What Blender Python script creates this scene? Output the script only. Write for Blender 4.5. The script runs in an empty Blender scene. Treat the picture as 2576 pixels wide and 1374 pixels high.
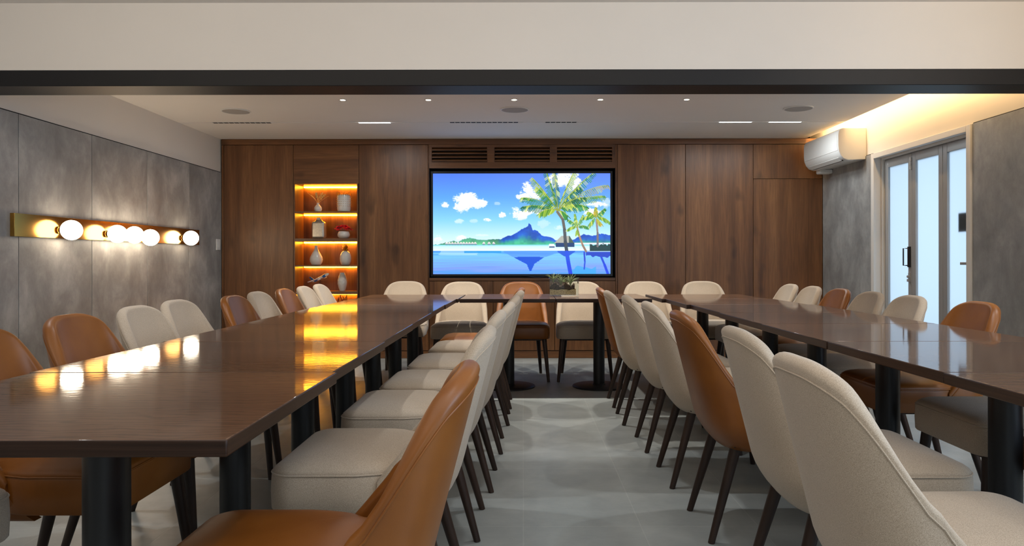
import bpy, math, random
import numpy as np
from mathutils import Vector, Matrix
random.seed(7)
R = math.radians
S = bpy.context.scene
COL = S.collection

# ------------------------------------------------------------------ camera, world, exposure
EYE = 1.049
cam_d = bpy.data.cameras.new('camera'); cam = bpy.data.objects.new('camera', cam_d); COL.objects.link(cam)
cam.location = (0, 0, EYE); cam.rotation_euler = (R(90), R(0.09), 0)
cam_d.sensor_width = 36; cam_d.lens = 1850 / 2576 * 36
cam_d.shift_x = -0.01087; cam_d.shift_y = -0.01242
cam_d.clip_start = 0.05
S.camera = cam
S.view_settings.view_transform = 'Standard'; S.view_settings.look = 'None'
S.view_settings.gamma = 1; S.view_settings.use_curve_mapping = False
S.view_settings.exposure = 0.8
S.cycles.max_bounces = 8; S.cycles.diffuse_bounces = 4; S.cycles.glossy_bounces = 4
S.cycles.sample_clamp_indirect = 4.0
S.cycles.use_denoising = True
w = bpy.data.worlds.new('world'); S.world = w; w.use_nodes = True
w.node_tree.nodes['Background'].inputs[0].default_value = (0.55, 0.72, 1, 1)
w.node_tree.nodes['Background'].inputs[1].default_value = 0.4

def area(name, loc, rot, sx, sy, power, col, parent=None, spread=180):
    d = bpy.data.lights.new(name, 'AREA'); d.shape = 'RECTANGLE'; d.size = sx; d.size_y = sy
    d.energy = power; d.color = col; d.spread = R(spread)
    o = bpy.data.objects.new(name, d); COL.objects.link(o); o.location = loc; o.rotation_euler = rot
    if parent: o.parent = parent
    return o
def spot(name, loc, power, col, cone, blend, radius, parent=None):
    d = bpy.data.lights.new(name, 'SPOT'); d.energy = power; d.color = col; d.spot_size = R(cone); d.spot_blend = blend
    d.shadow_soft_size = radius
    o = bpy.data.objects.new(name, d); COL.objects.link(o); o.location = loc
    if parent: o.parent = parent
    return o
# front room: warm fill lights added over the bulkhead and chairs, cool daylight from the window wall behind the camera, daylight beyond the glass doors
area('bulkhead_fill', (-.9, 2.75, 2.44), (R(-97), 0, R(180)), 4.2, .06, 6.6, (1, .86, .70))  # unseen strip added to brighten the bulkhead, no fixture modelled
area('bulkhead_fill', (2.5, 2.75, 2.44), (R(-97), 0, R(180)), 1.3, .06, 4.6, (1, .80, .58))  # warmer added strip for the door end of the bulkhead
area('front_room_fill', (0, .6, 2.47), (0, 0, 0), 4.5, 2.0, 22, (1, .93, .84))  # broad soft fill added under the front ceiling, out of view
area('front_window_daylight', (3.12, .9, 1.5), (0, R(90), 0), 1.7, 2.6, 42, (.58, .77, 1))
area('front_window_daylight', (1.2, -2.8, 1.6), (R(-90), 0, R(180)), 3.0, 1.4, 10, (.72, .85, 1))
area('daylight_beyond_doors', (4.3, 5.95, 1.25), (0, R(90), 0), 2.4, 2.4, 10, (.70, .90, 1))
for x in (-2.3, -1.0, 0.25, 1.5, 2.6):
    spot('front_room_spot', (x, 3.35, 2.46), 20, (.93, .97, 1), 74, .5, .03)
for x in (-1.4, 0.25, 1.9):
    spot('front_room_spot', (x, 1.3, 2.46), 7, (.95, .97, 1), 74, .5, .03)

# ------------------------------------------------------------------ materials
def lin(r, g, b):
    f = lambda c: (c / 12.92 if c <= .04045 else ((c + .055) / 1.055) ** 2.4)
    return (f(r / 255), f(g / 255), f(b / 255), 1)
class NT:
    def __init__(s, name):
        s.m = bpy.data.materials.new(name); s.m.use_nodes = True
        s.t = s.m.node_tree; s.b = s.t.nodes['Principled BSDF']; s.out = s.t.nodes['Material Output']
    def n(s, kind, **kw):
        nd = s.t.nodes.new(kind)
        for k, v in kw.items():
            if k[0] == '_': setattr(nd, k[1:], v)
            else: nd.inputs[int(k[1:]) if k[0] == 'i' and k[1:].isdigit() else k.replace('__', ' ')].default_value = v
        return nd
    def l(s, a, b): s.t.links.new(a, b)
    def coords(s, scale, rand=False, rot=(0, 0, 0)):
        tc = s.n('ShaderNodeTexCoord'); mp = s.n('ShaderNodeMapping')
        mp.inputs['Scale'].default_value = scale; mp.inputs['Rotation'].default_value = rot
        if rand:
            oi = s.n('ShaderNodeObjectInfo'); ad = s.n('ShaderNodeVectorMath', _operation='ADD'); mu = s.n('ShaderNodeMath', _operation='MULTIPLY')
            mu.inputs[1].default_value = 37.0
            s.l(oi.outputs['Random'], mu.inputs[0]); s.l(tc.outputs['Object'], ad.inputs[0]); s.l(mu.outputs[0], ad.inputs[1])
            s.l(ad.outputs[0], mp.inputs['Vector'])
        else: s.l(tc.outputs['Object'], mp.inputs['Vector'])
        return mp.outputs[0]
    def noise(s, vec, scale, detail=4, rough=.5, dist=0):
        nd = s.n('ShaderNodeTexNoise'); nd.inputs['Scale'].default_value = scale; nd.inputs['Detail'].default_value = detail
        nd.inputs['Roughness'].default_value = rough; nd.inputs['Distortion'].default_value = dist
        s.l(vec, nd.inputs['Vector']); return nd.outputs[0]
    def ramp(s, fac, stops):
        cr = s.n('ShaderNodeValToRGB'); e = cr.color_ramp.elements
        e[0].position, e[0].color = stops[0]; e[1].position, e[1].color = stops[-1]
        for p, c in stops[1:-1]: k = e.new(p); k.color = c
        s.l(fac, cr.inputs[0]); return cr.outputs[0]
    def mix(s, fac, a, b, mode='MIX'):
        mx = s.n('ShaderNodeMix', _data_type='RGBA', _blend_type=mode)
        for v, i in ((fac, 0), (a, 6), (b, 7)):
            if hasattr(v, 'links'): s.l(v, mx.inputs[i])
            else: mx.inputs[i].default_value = v
        return mx.outputs[2]
    def bump(s, h, strength, dist=.002):
        bp = s.n('ShaderNodeBump'); bp.inputs['Strength'].default_value = strength; bp.inputs['Distance'].default_value = dist
        s.l(h, bp.inputs['Height']); s.l(bp.outputs[0], s.b.inputs['Normal'])
    def set(s, **kw):
        for k, v in kw.items(): s.b.inputs[k.replace('_', ' ')].default_value = v
        return s
def plain(name, col, rough=.5, metal=0, var=.06, scale=6, spec=.5):
    t = NT(name); v = t.coords((1, 1, 1)); f = t.noise(v, scale, 3)
    c2 = tuple(min(1, c * (1 + var)) for c in col[:3]) + (1,); c1 = tuple(c * (1 - var) for c in col[:3]) + (1,)
    t.l(t.ramp(f, [(.3, c1), (.7, c2)]), t.b.inputs['Base Color'])
    t.set(Roughness=rough, Metallic=metal); t.b.inputs['Specular IOR Level'].default_value = spec
    return t.m
def emit(name, col, strength):
    t = NT(name); t.set(Base_Color=(.8, .8, .8, 1), Emission_Color=tuple(col[:3]) + (1,), Emission_Strength=strength)
    return t.m
def wood(name, c1, c2, c3, axis, rough=.4, spec=.5, grain=1.0, bumpy=.15):
    """fine straight grain running along the given axis with broad streaks and a few knots"""
    t = NT(name)
    sc = [9.0, 9.0, 9.0]; sc['xyz'.index(axis)] = .55
    v = t.coords(sc, True)
    broad = t.noise(v, .9, 3, .55, .6); fine = t.noise(v, 7 * grain, 5, .65, .3)
    sk = [2.2, 2.2, 2.2]; sk['xyz'.index(axis)] = 1.2
    kn = t.noise(t.coords(sk, True), 2.0, 2, .4)
    base = t.ramp(broad, [(.25, c1), (.5, c2), (.78, c3)])
    fr = t.ramp(fine, [(.3, (.62, .6, .58, 1)), (.62, (1.08, 1.08, 1.08, 1))])
    col = t.mix(.75, base, fr, 'MULTIPLY')
    kr = t.ramp(kn, [(.27, (.38, .36, .34, 1)), (.36, (1, 1, 1, 1))])
    col = t.mix(.8, col, kr, 'MULTIPLY')
    t.l(col, t.b.inputs['Base Color']); t.set(Roughness=rough); t.b.inputs['Specular IOR Level'].default_value = spec
    t.bump(fine, bumpy, .0008)
    return t.m

def tabletop_mat():
    t = NT('varnished_dark_wood')
    v = t.coords((.30, 1.0, .25), True)
    warp = t.noise(v, 1.6, 2, .5, .4)
    wv = t.n('ShaderNodeTexWave', _wave_type='RINGS', _rings_direction='X'); wv.inputs['Scale'].default_value = 16
    wv.inputs['Distortion'].default_value = 11; wv.inputs['Detail'].default_value = 3; wv.inputs['Detail Scale'].default_value = 1.1; wv.inputs['Detail Roughness'].default_value = .6
    t.l(v, wv.inputs['Vector'])
    fine = t.noise(t.coords((5, 110, 40), True), 3, 4, .6)
    base = t.ramp(warp, [(.3, lin(72, 46, 30)), (.7, lin(100, 69, 47))])
    gr = t.ramp(wv.outputs[1], [(.0, (.5, .46, .43, 1)), (.35, (1.0, 1.0, 1.0, 1)), (1, (1.12, 1.12, 1.12, 1))])
    col = t.mix(.75, base, gr, 'MULTIPLY')
    col = t.mix(.6, col, t.ramp(fine, [(.3, (.62, .6, .58, 1)), (.6, (1.12, 1.12, 1.12, 1))]), 'MULTIPLY')
    t.l(col, t.b.inputs['Base Color'])
    t.set(Roughness=.5); t.b.inputs['Specular IOR Level'].default_value = .12
    t.b.inputs['Coat Weight'].default_value = .66; t.b.inputs['Coat Roughness'].default_value = .06
    t.bump(fine, .10, .0003)
    bp = t.n('ShaderNodeBump'); bp.inputs['Strength'].default_value = .13; bp.inputs['Distance'].default_value = .001
    t.l(t.noise(t.coords((14, 26, 1)), 1.6, 3, .55), bp.inputs['Height']); t.l(bp.outputs[0], t.b.inputs['Coat Normal'])
    return t.m

def edge_mat():
    t = NT('dark_wood_edge_band'); v = t.coords((2, 2, 120), True)
    t.l(t.ramp(t.noise(v, 1.5, 4, .6, .4), [(.3, lin(36, 22, 14)), (.7, lin(58, 38, 26))]), t.b.inputs['Base Color'])
    t.set(Roughness=.4); t.b.inputs['Specular IOR Level'].default_value = .3
    return t.m

def concrete_mat():
    t = NT('concrete_panel_finish')
    v = t.coords((1, 1, .72), True)
    a = t.noise(v, 3.4, 8, .64, .3); b = t.noise(v, 20, 8, .75, .2)
    col = t.ramp(a, [(.3, lin(124, 123, 122)), (.5, lin(150, 149, 147)), (.7, lin(182, 181, 178))])
    col = t.mix(.6, col, t.ramp(b, [(.3, (.8, .8, .8, 1)), (.65, (1.06, 1.06, 1.06, 1))]), 'MULTIPLY')
    t.l(col, t.b.inputs['Base Color']); t.set(Roughness=.45); t.bump(b, .12, .001)
    return t.m

def floor_mat():
    t = NT('pale_grey_floor_tile')
    v = t.coords((1, 1, 1))
    br = t.n('ShaderNodeTexBrick', _offset=0.0, _squash=1.0)
    br.inputs['Scale'].default_value = 1; br.inputs['Mortar Size'].default_value = .003; br.inputs['Mortar Smooth'].default_value = .2
    br.inputs['Brick Width'].default_value = .462; br.inputs['Row Height'].default_value = .804
    br.inputs['Color1'].default_value = (.97, .97, .97, 1); br.inputs['Color2'].default_value = (1.03, 1.03, 1.03, 1); br.inputs['Mortar'].default_value = (1.14, 1.13, 1.11, 1)
    mp = t.n('ShaderNodeMapping'); mp.inputs['Location'].default_value = (0.0, -2.896 + .804 * 8, 0)
    t.l(v, mp.inputs['Vector']); t.l(mp.outputs[0], br.inputs['Vector'])
    n1 = t.noise(v, 5, 5, .6, .3); n2 = t.noise(t.coords((1, 6, 1)), 18, 4, .6)
    c = t.ramp(n1, [(.3, lin(146, 150, 148)), (.7, lin(166, 170, 167))])
    c = t.mix(.4, c, t.ramp(n2, [(.3, (.9, .9, .9, 1)), (.7, (1.05, 1.05, 1.05, 1))]), 'MULTIPLY')
    c = t.mix(1.0, c, br.outputs['Color'], 'MULTIPLY')
    t.l(c, t.b.inputs['Base Color']); t.set(Roughness=.38); t.b.inputs['Specular IOR Level'].default_value = .4
    inv = t.n('ShaderNodeMath', _operation='SUBTRACT'); inv.inputs[0].default_value = 1; t.l(br.outputs['Fac'], inv.inputs[1])
    t.bump(inv.outputs[0], .5, .001)
    return t.m

def fabric_mat():
    t = NT('beige_woven_fabric')
    a = t.noise(t.coords((420, 420, 1500)), 1, 2, .5); b = t.noise(t.coords((1500, 1500, 420)), 1, 2, .5)
    big = t.noise(t.coords((1, 1, 1)), 9, 3, .5)
    mx = t.n('ShaderNodeMath', _operation='ADD'); t.l(a, mx.inputs[0]); t.l(b, mx.inputs[1])
    hf = t.n('ShaderNodeMath', _operation='MULTIPLY'); hf.inputs[1].default_value = .5; t.l(mx.outputs[0], hf.inputs[0])
    c = t.ramp(hf.outputs[0], [(.36, lin(158, 140, 120)), (.5, lin(187, 169, 148)), (.64, lin(208, 192, 172))])
    c = t.mix(.5, c, t.ramp(big, [(.3, (.93, .93, .93, 1)), (.7, (1.04, 1.04, 1.04, 1))]), 'MULTIPLY')
    t.l(c, t.b.inputs['Base Color']); t.set(Roughness=.9); t.b.inputs['Specular IOR Level'].default_value = .15
    t.b.inputs['Sheen Weight'].default_value = .25; t.b.inputs['Sheen Roughness'].default_value = .5
    t.bump(hf.outputs[0], .35, .0012)
    return t.m
def leather_mat():
    t = NT('tan_leather')
    a = t.noise(t.coords((1, 1, 1)), 7, 3, .5)
    vo = t.n('ShaderNodeTexVoronoi'); vo.inputs['Scale'].default_value = 420; t.l(t.coords((1, 1, 1)), vo.inputs['Vector'])
    c = t.ramp(a, [(.3, lin(124, 70, 18)), (.7, lin(142, 84, 26))])
    t.l(c, t.b.inputs['Base Color']); t.set(Roughness=.42); t.b.inputs['Specular IOR Level'].default_value = .5
    t.bump(vo.outputs[0], .10, .0006)
    return t.m
def glass_mat():
    t = NT('clear_glass')
    tr = t.n('ShaderNodeBsdfTransparent'); tr.inputs['Color'].default_value = (.94, .97, .96, 1)
    gl = t.n('ShaderNodeBsdfGlossy'); gl.inputs['Roughness'].default_value = .02; gl.inputs['Color'].default_value = (1, 1, 1, 1)
    lw_ = t.n('ShaderNodeFresnel'); lw_.inputs['IOR'].default_value = 1.5
    mx = t.n('ShaderNodeMixShader'); t.l(lw_.outputs[0], mx.inputs[0]); t.l(tr.outputs[0], mx.inputs[1]); t.l(gl.outputs[0], mx.inputs[2]); t.l(mx.outputs[0], t.out.inputs[0])
    return t.m
def frosted_mat():
    t = NT('frosted_glass')
    nz = t.noise(t.coords((1, 1, 1)), 400, 2)
    tr = t.n('ShaderNodeBsdfTranslucent'); tr.inputs['Color'].default_value = (.93, .96, .98, 1)
    gl = t.n('ShaderNodeBsdfGlossy'); gl.inputs['Roughness'].default_value = .25
    mx = t.n('ShaderNodeMixShader'); mx.inputs[0].default_value = .04
    bp = t.n('ShaderNodeBump'); bp.inputs['Strength'].default_value = .05; t.l(nz, bp.inputs['Height']); t.l(bp.outputs[0], gl.inputs['Normal'])
    t.l(tr.outputs[0], mx.inputs[1]); t.l(gl.outputs[0], mx.inputs[2]); t.l(mx.outputs[0], t.out.inputs[0])
    return t.m
def gravel_mat(name, c1, c2, scale):
    t = NT(name); v = t.coords((1, 1, 1))
    vo = t.n('ShaderNodeTexVoronoi'); vo.inputs['Scale'].default_value = scale; t.l(v, vo.inputs['Vector'])
    t.l(t.ramp(vo.outputs[0], [(.1, c2), (.6, c1)]), t.b.inputs['Base Color']); t.set(Roughness=.9); t.bump(vo.outputs[0], .8, .004)
    return t.m
def screen_mat():
    t = NT('tv_picture')
    a = t.n('ShaderNodeVertexColor', _layer_name='picture')
    t.set(Base_Color=(.01, .01, .01, 1), Roughness=.2, Emission_Strength=.61); t.l(a.outputs[0], t.b.inputs['Emission Color'])
    return t.m

W1, W2, W3 = lin(86, 52, 27), lin(116, 75, 42), lin(140, 96, 58)
M = dict(
    wood_v=wood('walnut_vertical', W1, W2, W3, 'z'), wood_h=wood('walnut_horizontal', W1, W2, W3, 'x'),
    shelf_wood=wood('walnut_shelf', W1, W2, W3, 'x', .35),
    table=tabletop_mat(), table_edge=edge_mat(), concrete=concrete_mat(), floor=floor_mat(), fabric=fabric_mat(), leather=leather_mat(),
    leg=wood('dark_stained_wood', lin(38, 26, 20), lin(52, 36, 28), lin(66, 47, 37), 'z', .4, .4),
    paint=plain('warm_white_paint', lin(226, 219, 210), .7, 0, .012, 2), ceil=plain('ceiling_paint', lin(232, 226, 219), .8, 0, .012, 2),
    black=plain('black_powder_coat', lin(22, 22, 24), .38, 0, .1), beam=plain('black_beam_lacquer', lin(22, 22, 24), .5, 0, .06, 6, .3),
    dark=plain('dark_void', lin(12, 9, 8), .8), brass=plain('polished_brass', lin(186, 138, 66), .15, 1, .01), gold=plain('gold_glaze', lin(200, 150, 60), .28, 1, .05),
    socket=plain('aged_brass', lin(140, 104, 48), .25, 1, .05),
    white=plain('white_plastic', lin(226, 224, 220), .4, 0, .01), grille=plain('speaker_grille', lin(168, 163, 158), .8, 0, .06, 300),
    alu=plain('grey_aluminium', lin(168, 166, 164), .4, .25, .02), frame=plain('white_trim_paint', lin(224, 218, 210), .45, 0, .01),
    ceramic=plain('white_ceramic', lin(214, 208, 198), .25, 0, .03, 20), silver=plain('mottled_silver', lin(190, 180, 165), .3, .7, .12, 40),
    straw=plain('dried_straw', lin(214, 170, 96), .8, 0, .15, 60), flower=plain('pink_petals', lin(222, 66, 88), .6, 0, .35, 40), red=plain('dark_red_coral', lin(110, 30, 18), .5, 0, .2, 40),
    blue=plain('blue_livery', lin(40, 110, 190), .3), greenleaf=plain('grey_green_leaf', lin(128, 138, 92), .6, 0, .25, 30),
    glass=glass_mat(), frosted=frosted_mat(), soil=gravel_mat('dark_bark', lin(84, 60, 42), lin(34, 24, 18), 90), gravel=gravel_mat('tan_gravel', lin(222, 192, 142), lin(140, 112, 76), 130),
    screen=screen_mat(), bulb=emit('opal_bulb', (1, .82, .60), 10), led=emit('cool_led', (.9, .97, 1), 5), spotlens=emit('warm_spot_lens', (1, .8, .45), 22),
    niche=emit('amber_led_strip', (1, .41, .022), 30), niche_low=emit('amber_led_strip_dim', (1, .39, .018), 22), cove=emit('warm_cove_strip', (1, .67, .31), 28),
)

# ------------------------------------------------------------------ mesh helpers
class MB:
    def __init__(s): s.v = []; s.f = []
    def add(s, vs, fs):
        b = len(s.v); s.v += [tuple(p) for p in vs]; s.f += [tuple(i + b for i in f) for f in fs]; return s
    def box(s, x0, x1, y0, y1, z0, z1):
        vs = [(x, y, z) for x in (x0, x1) for y in (y0, y1) for z in (z0, z1)]
        return s.add(vs, [(0, 1, 3, 2), (4, 6, 7, 5), (0, 4, 5, 1), (2, 3, 7, 6), (0, 2, 6, 4), (1, 5, 7, 3)])
    def lathe(s, prof, c=(0, 0, 0), n=32, sx=1, sy=1, axis=None):
        vs, fs = [], []
        for r, z in prof:
            for k in range(n):
                a = 2 * math.pi * k / n; p = Vector((r * math.cos(a) * sx, r * math.sin(a) * sy, z))
                if axis is not None: p = axis @ p
                vs.append((p.x + c[0], p.y + c[1], p.z + c[2]))
        for i in range(len(prof) - 1):
            for k in range(n):
                fs.append((i * n + k, i * n + (k + 1) % n, (i + 1) * n + (k + 1) % n, (i + 1) * n + k))
        if prof[0][0] > 1e-6: fs.append(tuple(range(n - 1, -1, -1)))
        if prof[-1][0] > 1e-6: fs.append(tuple((len(prof) - 1) * n + k for k in range(n)))
        return s.add(vs, fs)
    def cone(s, p0, p1, r0, r1, n=16):
        p0, p1 = Vector(p0), Vector(p1); d = p1 - p0
        q = Vector((0, 0, 1)).rotation_difference(d.normalized()).to_matrix()
        return s.lathe([(r0, 0), (r1, d.length)], p0, n, axis=q)
    def tube(s, pts, r, n=8, closed=False):
        pts = [Vector(p) for p in pts]; m = len(pts); vs, fs = [], []
        rr = r if isinstance(r, (list, tuple)) else [r] * m
        for i, p in enumerate(pts):
            t = (pts[(i + 1) % m] - pts[i - 1]) if closed else (pts[min(i + 1, m - 1)] - pts[max(i - 1, 0)])
            t = t.normalized(); up = Vector((0, 0, 1)) if abs(t.z) < .9 else Vector((1, 0, 0))
            a = t.cross(up).normalized(); b = t.cross(a)
            for k in range(n):
                th = 2 * math.pi * k / n; vs.append(p + (a * math.cos(th) + b * math.sin(th)) * rr[i])
        for i in range(m if closed else m - 1):
            j = (i + 1) % m
            for k in range(n): fs.append((i * n + k, i * n + (k + 1) % n, j * n + (k + 1) % n, j * n + k))
        if not closed: fs += [tuple(range(n - 1, -1, -1)), tuple((m - 1) * n + k for k in range(n))]
        return s.add(vs, fs)
    def sphere(s, c, r, n=24, sz=1):
        return s.lathe([(max(1e-7, r * math.sin(math.pi * i / (n // 2))), -r * sz * math.cos(math.pi * i / (n // 2))) for i in range(n // 2 + 1)], c, n)
    def prism(s, poly, y0, y1):
        """polygon in (x, z) extruded along y"""
        n = len(poly); vs = [(x, y0, z) for x, z in poly] + [(x, y1, z) for x, z in poly]
        return s.add(vs, [tuple(range(n)), tuple(range(2 * n - 1, n - 1, -1))] + [(i, i + n, (i + 1) % n + n, (i + 1) % n) for i in range(n)])
    def build(s, name, mat, parent=None, off=(0, 0, 0), bevel=0, smooth=True, seg=2, angle=40):
        me = bpy.data.meshes.new(name)
        me.from_pydata([(a - off[0], b - off[1], c - off[2]) for a, b, c in s.v], [], s.f)
        import bmesh
        bm = bmesh.new(); bm.from_mesh(me); bmesh.ops.recalc_face_normals(bm, faces=bm.faces); bm.to_mesh(me); bm.free()
        if smooth:
            me.polygons.foreach_set('use_smooth', [True] * len(me.polygons)); me.set_sharp_from_angle(angle=R(angle))
        me.materials.append(M[mat])
        o = bpy.data.objects.new(name, me); COL.objects.link(o)
        if parent: o.parent = parent
        else: o.location = off
        if bevel:
            b = o.modifiers.new('bevel', 'BEVEL'); b.width = bevel; b.segments = seg; b.limit_method = 'ANGLE'; b.angle_limit = R(50)
        return o
def box(*a): return MB().box(*a)
def tag(o, label, cat, group=None):
    o['label'] = label; o['category'] = cat
    if group: o['group'] = group
    return o
def thing(name, label, cat, loc=(0, 0, 0), group=None):
    o = bpy.data.objects.new(name, None); COL.objects.link(o); o.location = loc; o.empty_display_size = .1
    return tag(o, label, cat, group)
def structure(o, label=None):
    o['kind'] = 'structure'
    if label: o['label'] = label
    return o
def copy_tree(o, parent=None):
    c = o.copy(); COL.objects.link(c)
    if parent: c.parent = parent
    for ch in KIDS.get(o, []): copy_tree(ch, c)
    return c
KIDS = {}
def learn(o):
    KIDS[o] = [c for c in COL.objects if c.parent == o]
    for c in KIDS[o]: learn(c)

# ------------------------------------------------------------------ the shell of the two rooms
XL, XR, YB, ZC = -3.224, 3.203, 7.86, 2.349
PY0, PY1 = 4.10, 4.326                     # partition with the black beam
NZ = 2.487                                # front room ceiling
structure(box(-3.5, 3.6, -3.0, 8.3, -.1, 0).build('floor', 'floor'), 'pale grey tiled floor with thin joints')
c = MB(); c.box(XL - .2, 3.03, PY1, 6.916, ZC, ZC + .05); c.box(XL - .2, 3.03, 6.934, 8.3, ZC, ZC + .05)
c.box(3.0, 3.03, PY1, YB + .02, ZC + .05, 2.42); c.box(2.9, 3.5, PY1, 8.3, 2.60, 2.65); c.box(2.9, 2.93, PY1, 8.3, ZC + .05, 2.60)
structure(c.build('ceiling', 'ceil'), 'white plaster ceiling of the back room')
structure(box(-3.5, 3.6, -3.0, PY0 + .01, NZ, NZ + .1).build('ceiling', 'ceil'), 'white plaster ceiling of the front room')
structure(box(-3.5, XL - .012, -3.0, 8.3, 0, 2.65).build('wall_left', 'paint'), 'white painted band over grey concrete panels')
wr = MB(); wr.box(XR + .012, 3.45, -3.0, 5.29, 0, 2.65); wr.box(XR + .012, 3.45, 6.70, 8.3, 0, 2.65); wr.box(XR + .012, 3.45, 5.29, 6.70, 1.975, 2.65)
wall_r = structure(wr.build('wall_right', 'paint'), 'white painted wall above grey concrete panels and glass doors')
structure(box(-3.5, 3.5, 8.24, 8.34, 0, 2.65).build('wall_back', 'dark'))
structure(box(-3.5, 3.6, -3.1, -3.0, 0, 2.6).build('wall_front', 'paint'))
structure(box(XL - .012, XR + .012, PY0, PY1, 2.113, 2.62).build('wall_partition', 'paint'), 'cream painted bulkhead above the black beam')
structure(box(XL - .012, XR + .012, PY0, PY1, 2.024, 2.113).build('trim_1', 'beam', bevel=.003), 'black steel beam spanning the opening between the rooms')
# concrete cladding
def slab(x0, x1, y0, y1, z1, parent_side):
    c = (x0, (y0 + y1) / 2, 0)
    o = box(x0, x1, y0 + .003, y1 - .003, 0.0, z1).build('wall_panel', 'concrete', off=c, bevel=.001)
    return structure(o)
structure(box(XL - .0118, XL - .009, PY1, YB, 0, 1.9985).build('trim_4', 'dark'), 'dark joint backing behind the concrete panels')
structure(MB().box(XR + .009, XR + .0118, PY1, 5.245, 0, 2.026).box(XR + .009, XR + .0118, 6.745, YB, 0, 2.026).build('trim_5', 'dark'), 'dark joint backing behind the concrete panels by the doors')
edges = [PY1, 4.70, 5.50, 6.31, 7.11, YB]
for k, (a, b) in enumerate(zip(edges, edges[1:])):
    structure(slab(XL - .012, XL, a, b, 1.99, 'left'), 'grey concrete wall panel on the globe lamp wall, panel %s along' % ['one', 'two', 'three', 'four', 'five'][k])
for (a, b), s in zip(((PY1, 5.245), (6.745, YB)), ('before the glass doors', 'under the air conditioner')):
    structure(slab(XR, XR + .012, a, b, 2.018, 'right'), 'grey concrete wall panel ' + s)
# wood clad wall
def wp(x0, x1, z0, z1, mat='wood_v', y0=YB, d=.022):
    g = .002
    c = ((x0 + x1) / 2, y0 + d / 2, z0)
    return structure(box(x0 + g, x1 - g, y0, y0 + d, z0 + g, z1 - g).build('wall_panel', mat, off=c, bevel=.0015), 'dark walnut veneered panel of the television wall')
TX0, TX1, TZ0, TZ1 = -1.003, .986, .863, 2.035
PL = .085
wp(XL, XR, 2.286, ZC, 'wood_h', YB - .004)                      # top rail
wp(XL, XR, 0, PL, 'wood_h', YB + .012)                          # plinth
wp(XL, -3.199, PL, 2.286)
wp(-3.199, -2.455, PL, 2.286); wp(-1.754, -1.015, PL, 2.286)
wp(-2.455, -1.754, 1.869, 2.286, 'wood_h'); wp(-2.455, -1.754, PL, .40, 'wood_h')
wp(1.007, 1.737, PL, 2.286); wp(1.737, 2.46, PL, 2.286); wp(2.46, XR, PL, 1.916); wp(2.46, XR, 1.916, 2.286)
for a, b in ((TX0, -.323), (-.323, .336), (.336, TX1)): wp(a, b, PL, .829)
wp(TX0, TX1, .829, TZ0, 'wood_h', YB - .006)                    # ledge under the screen
wp(-1.015, TX0, PL, 2.286); wp(TX1, 1.007, PL, 2.286)
v = MB(); y0, y1 = YB, YB + .022                                # louvre board: rails and stiles round three openings
VX = [(-.981, -.378), (-.310, .293), (.357, .960)]
v.box(TX0, TX1, y0, y1, TZ1, 2.095); v.box(TX0, TX1, y0, y1, 2.264, 2.286)
xs = [TX0] + [q for p in VX for q in p] + [TX1]
for a, b in zip(xs[0::2], xs[1::2]): v.box(a, b, y0, y1, 2.095, 2.264)
structure(v.build('wall_panel', 'wood_h', off=(0, YB, TZ1)), 'walnut board framing the three louvred vents')
# television recess lining
rc = MB(); t_ = .015
rc.box(TX0 - t_, TX0, YB + .02, 8.06, TZ0, TZ1); rc.box(TX1, TX1 + t_, YB + .02, 8.06, TZ0, TZ1)
rc.box(TX0, TX1, YB + .02, 8.06, TZ1, TZ1 + t_); rc.box(TX0, TX1, YB + .016, 8.06, TZ0 - t_, TZ0); rc.box(TX0, TX1, 8.06, 8.075, TZ0, TZ1)
structure(rc.build('trim_2', 'dark'), 'dark recess around the television')

# ------------------------------------------------------------------ glass doors
D0, D1, DZ = 5.29, 6.70, 1.975
ar = MB(); e = XR - .014
ar.box(e, XR + .012, D0 - .045, D0 + .006, 0, DZ + .042); ar.box(e, XR + .012, D1 - .006, D1 + .045, 0, DZ + .042); ar.box(e, XR + .012, D0 + .006, D1 - .006, DZ - .006, DZ + .042)
structure(ar.build('trim_3', 'frame', bevel=.003), 'white architrave around the glass doors')
door = bpy.data.objects.new('door_1', None); COL.objects.link(door); door.location = (3.30, 5.995, 0)
structure(door, 'folding door of three grey framed frosted glass leaves')
DO = (3.30, 5.995, 0)
df = MB(); df.box(3.26, 3.36, D0, D0 + .02, 0, DZ); df.box(3.26, 3.36, D1 - .02, D1, 0, DZ); df.box(3.26, 3.36, D0 + .02, D1 - .02, DZ - .02, DZ); df.box(3.26, 3.36, D0 + .02, D1 - .02, 0, .02)
df.build('door_frame', 'frame', door, DO, .002)
ly = [6.678, 6.215, 5.757, 5.312]
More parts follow.
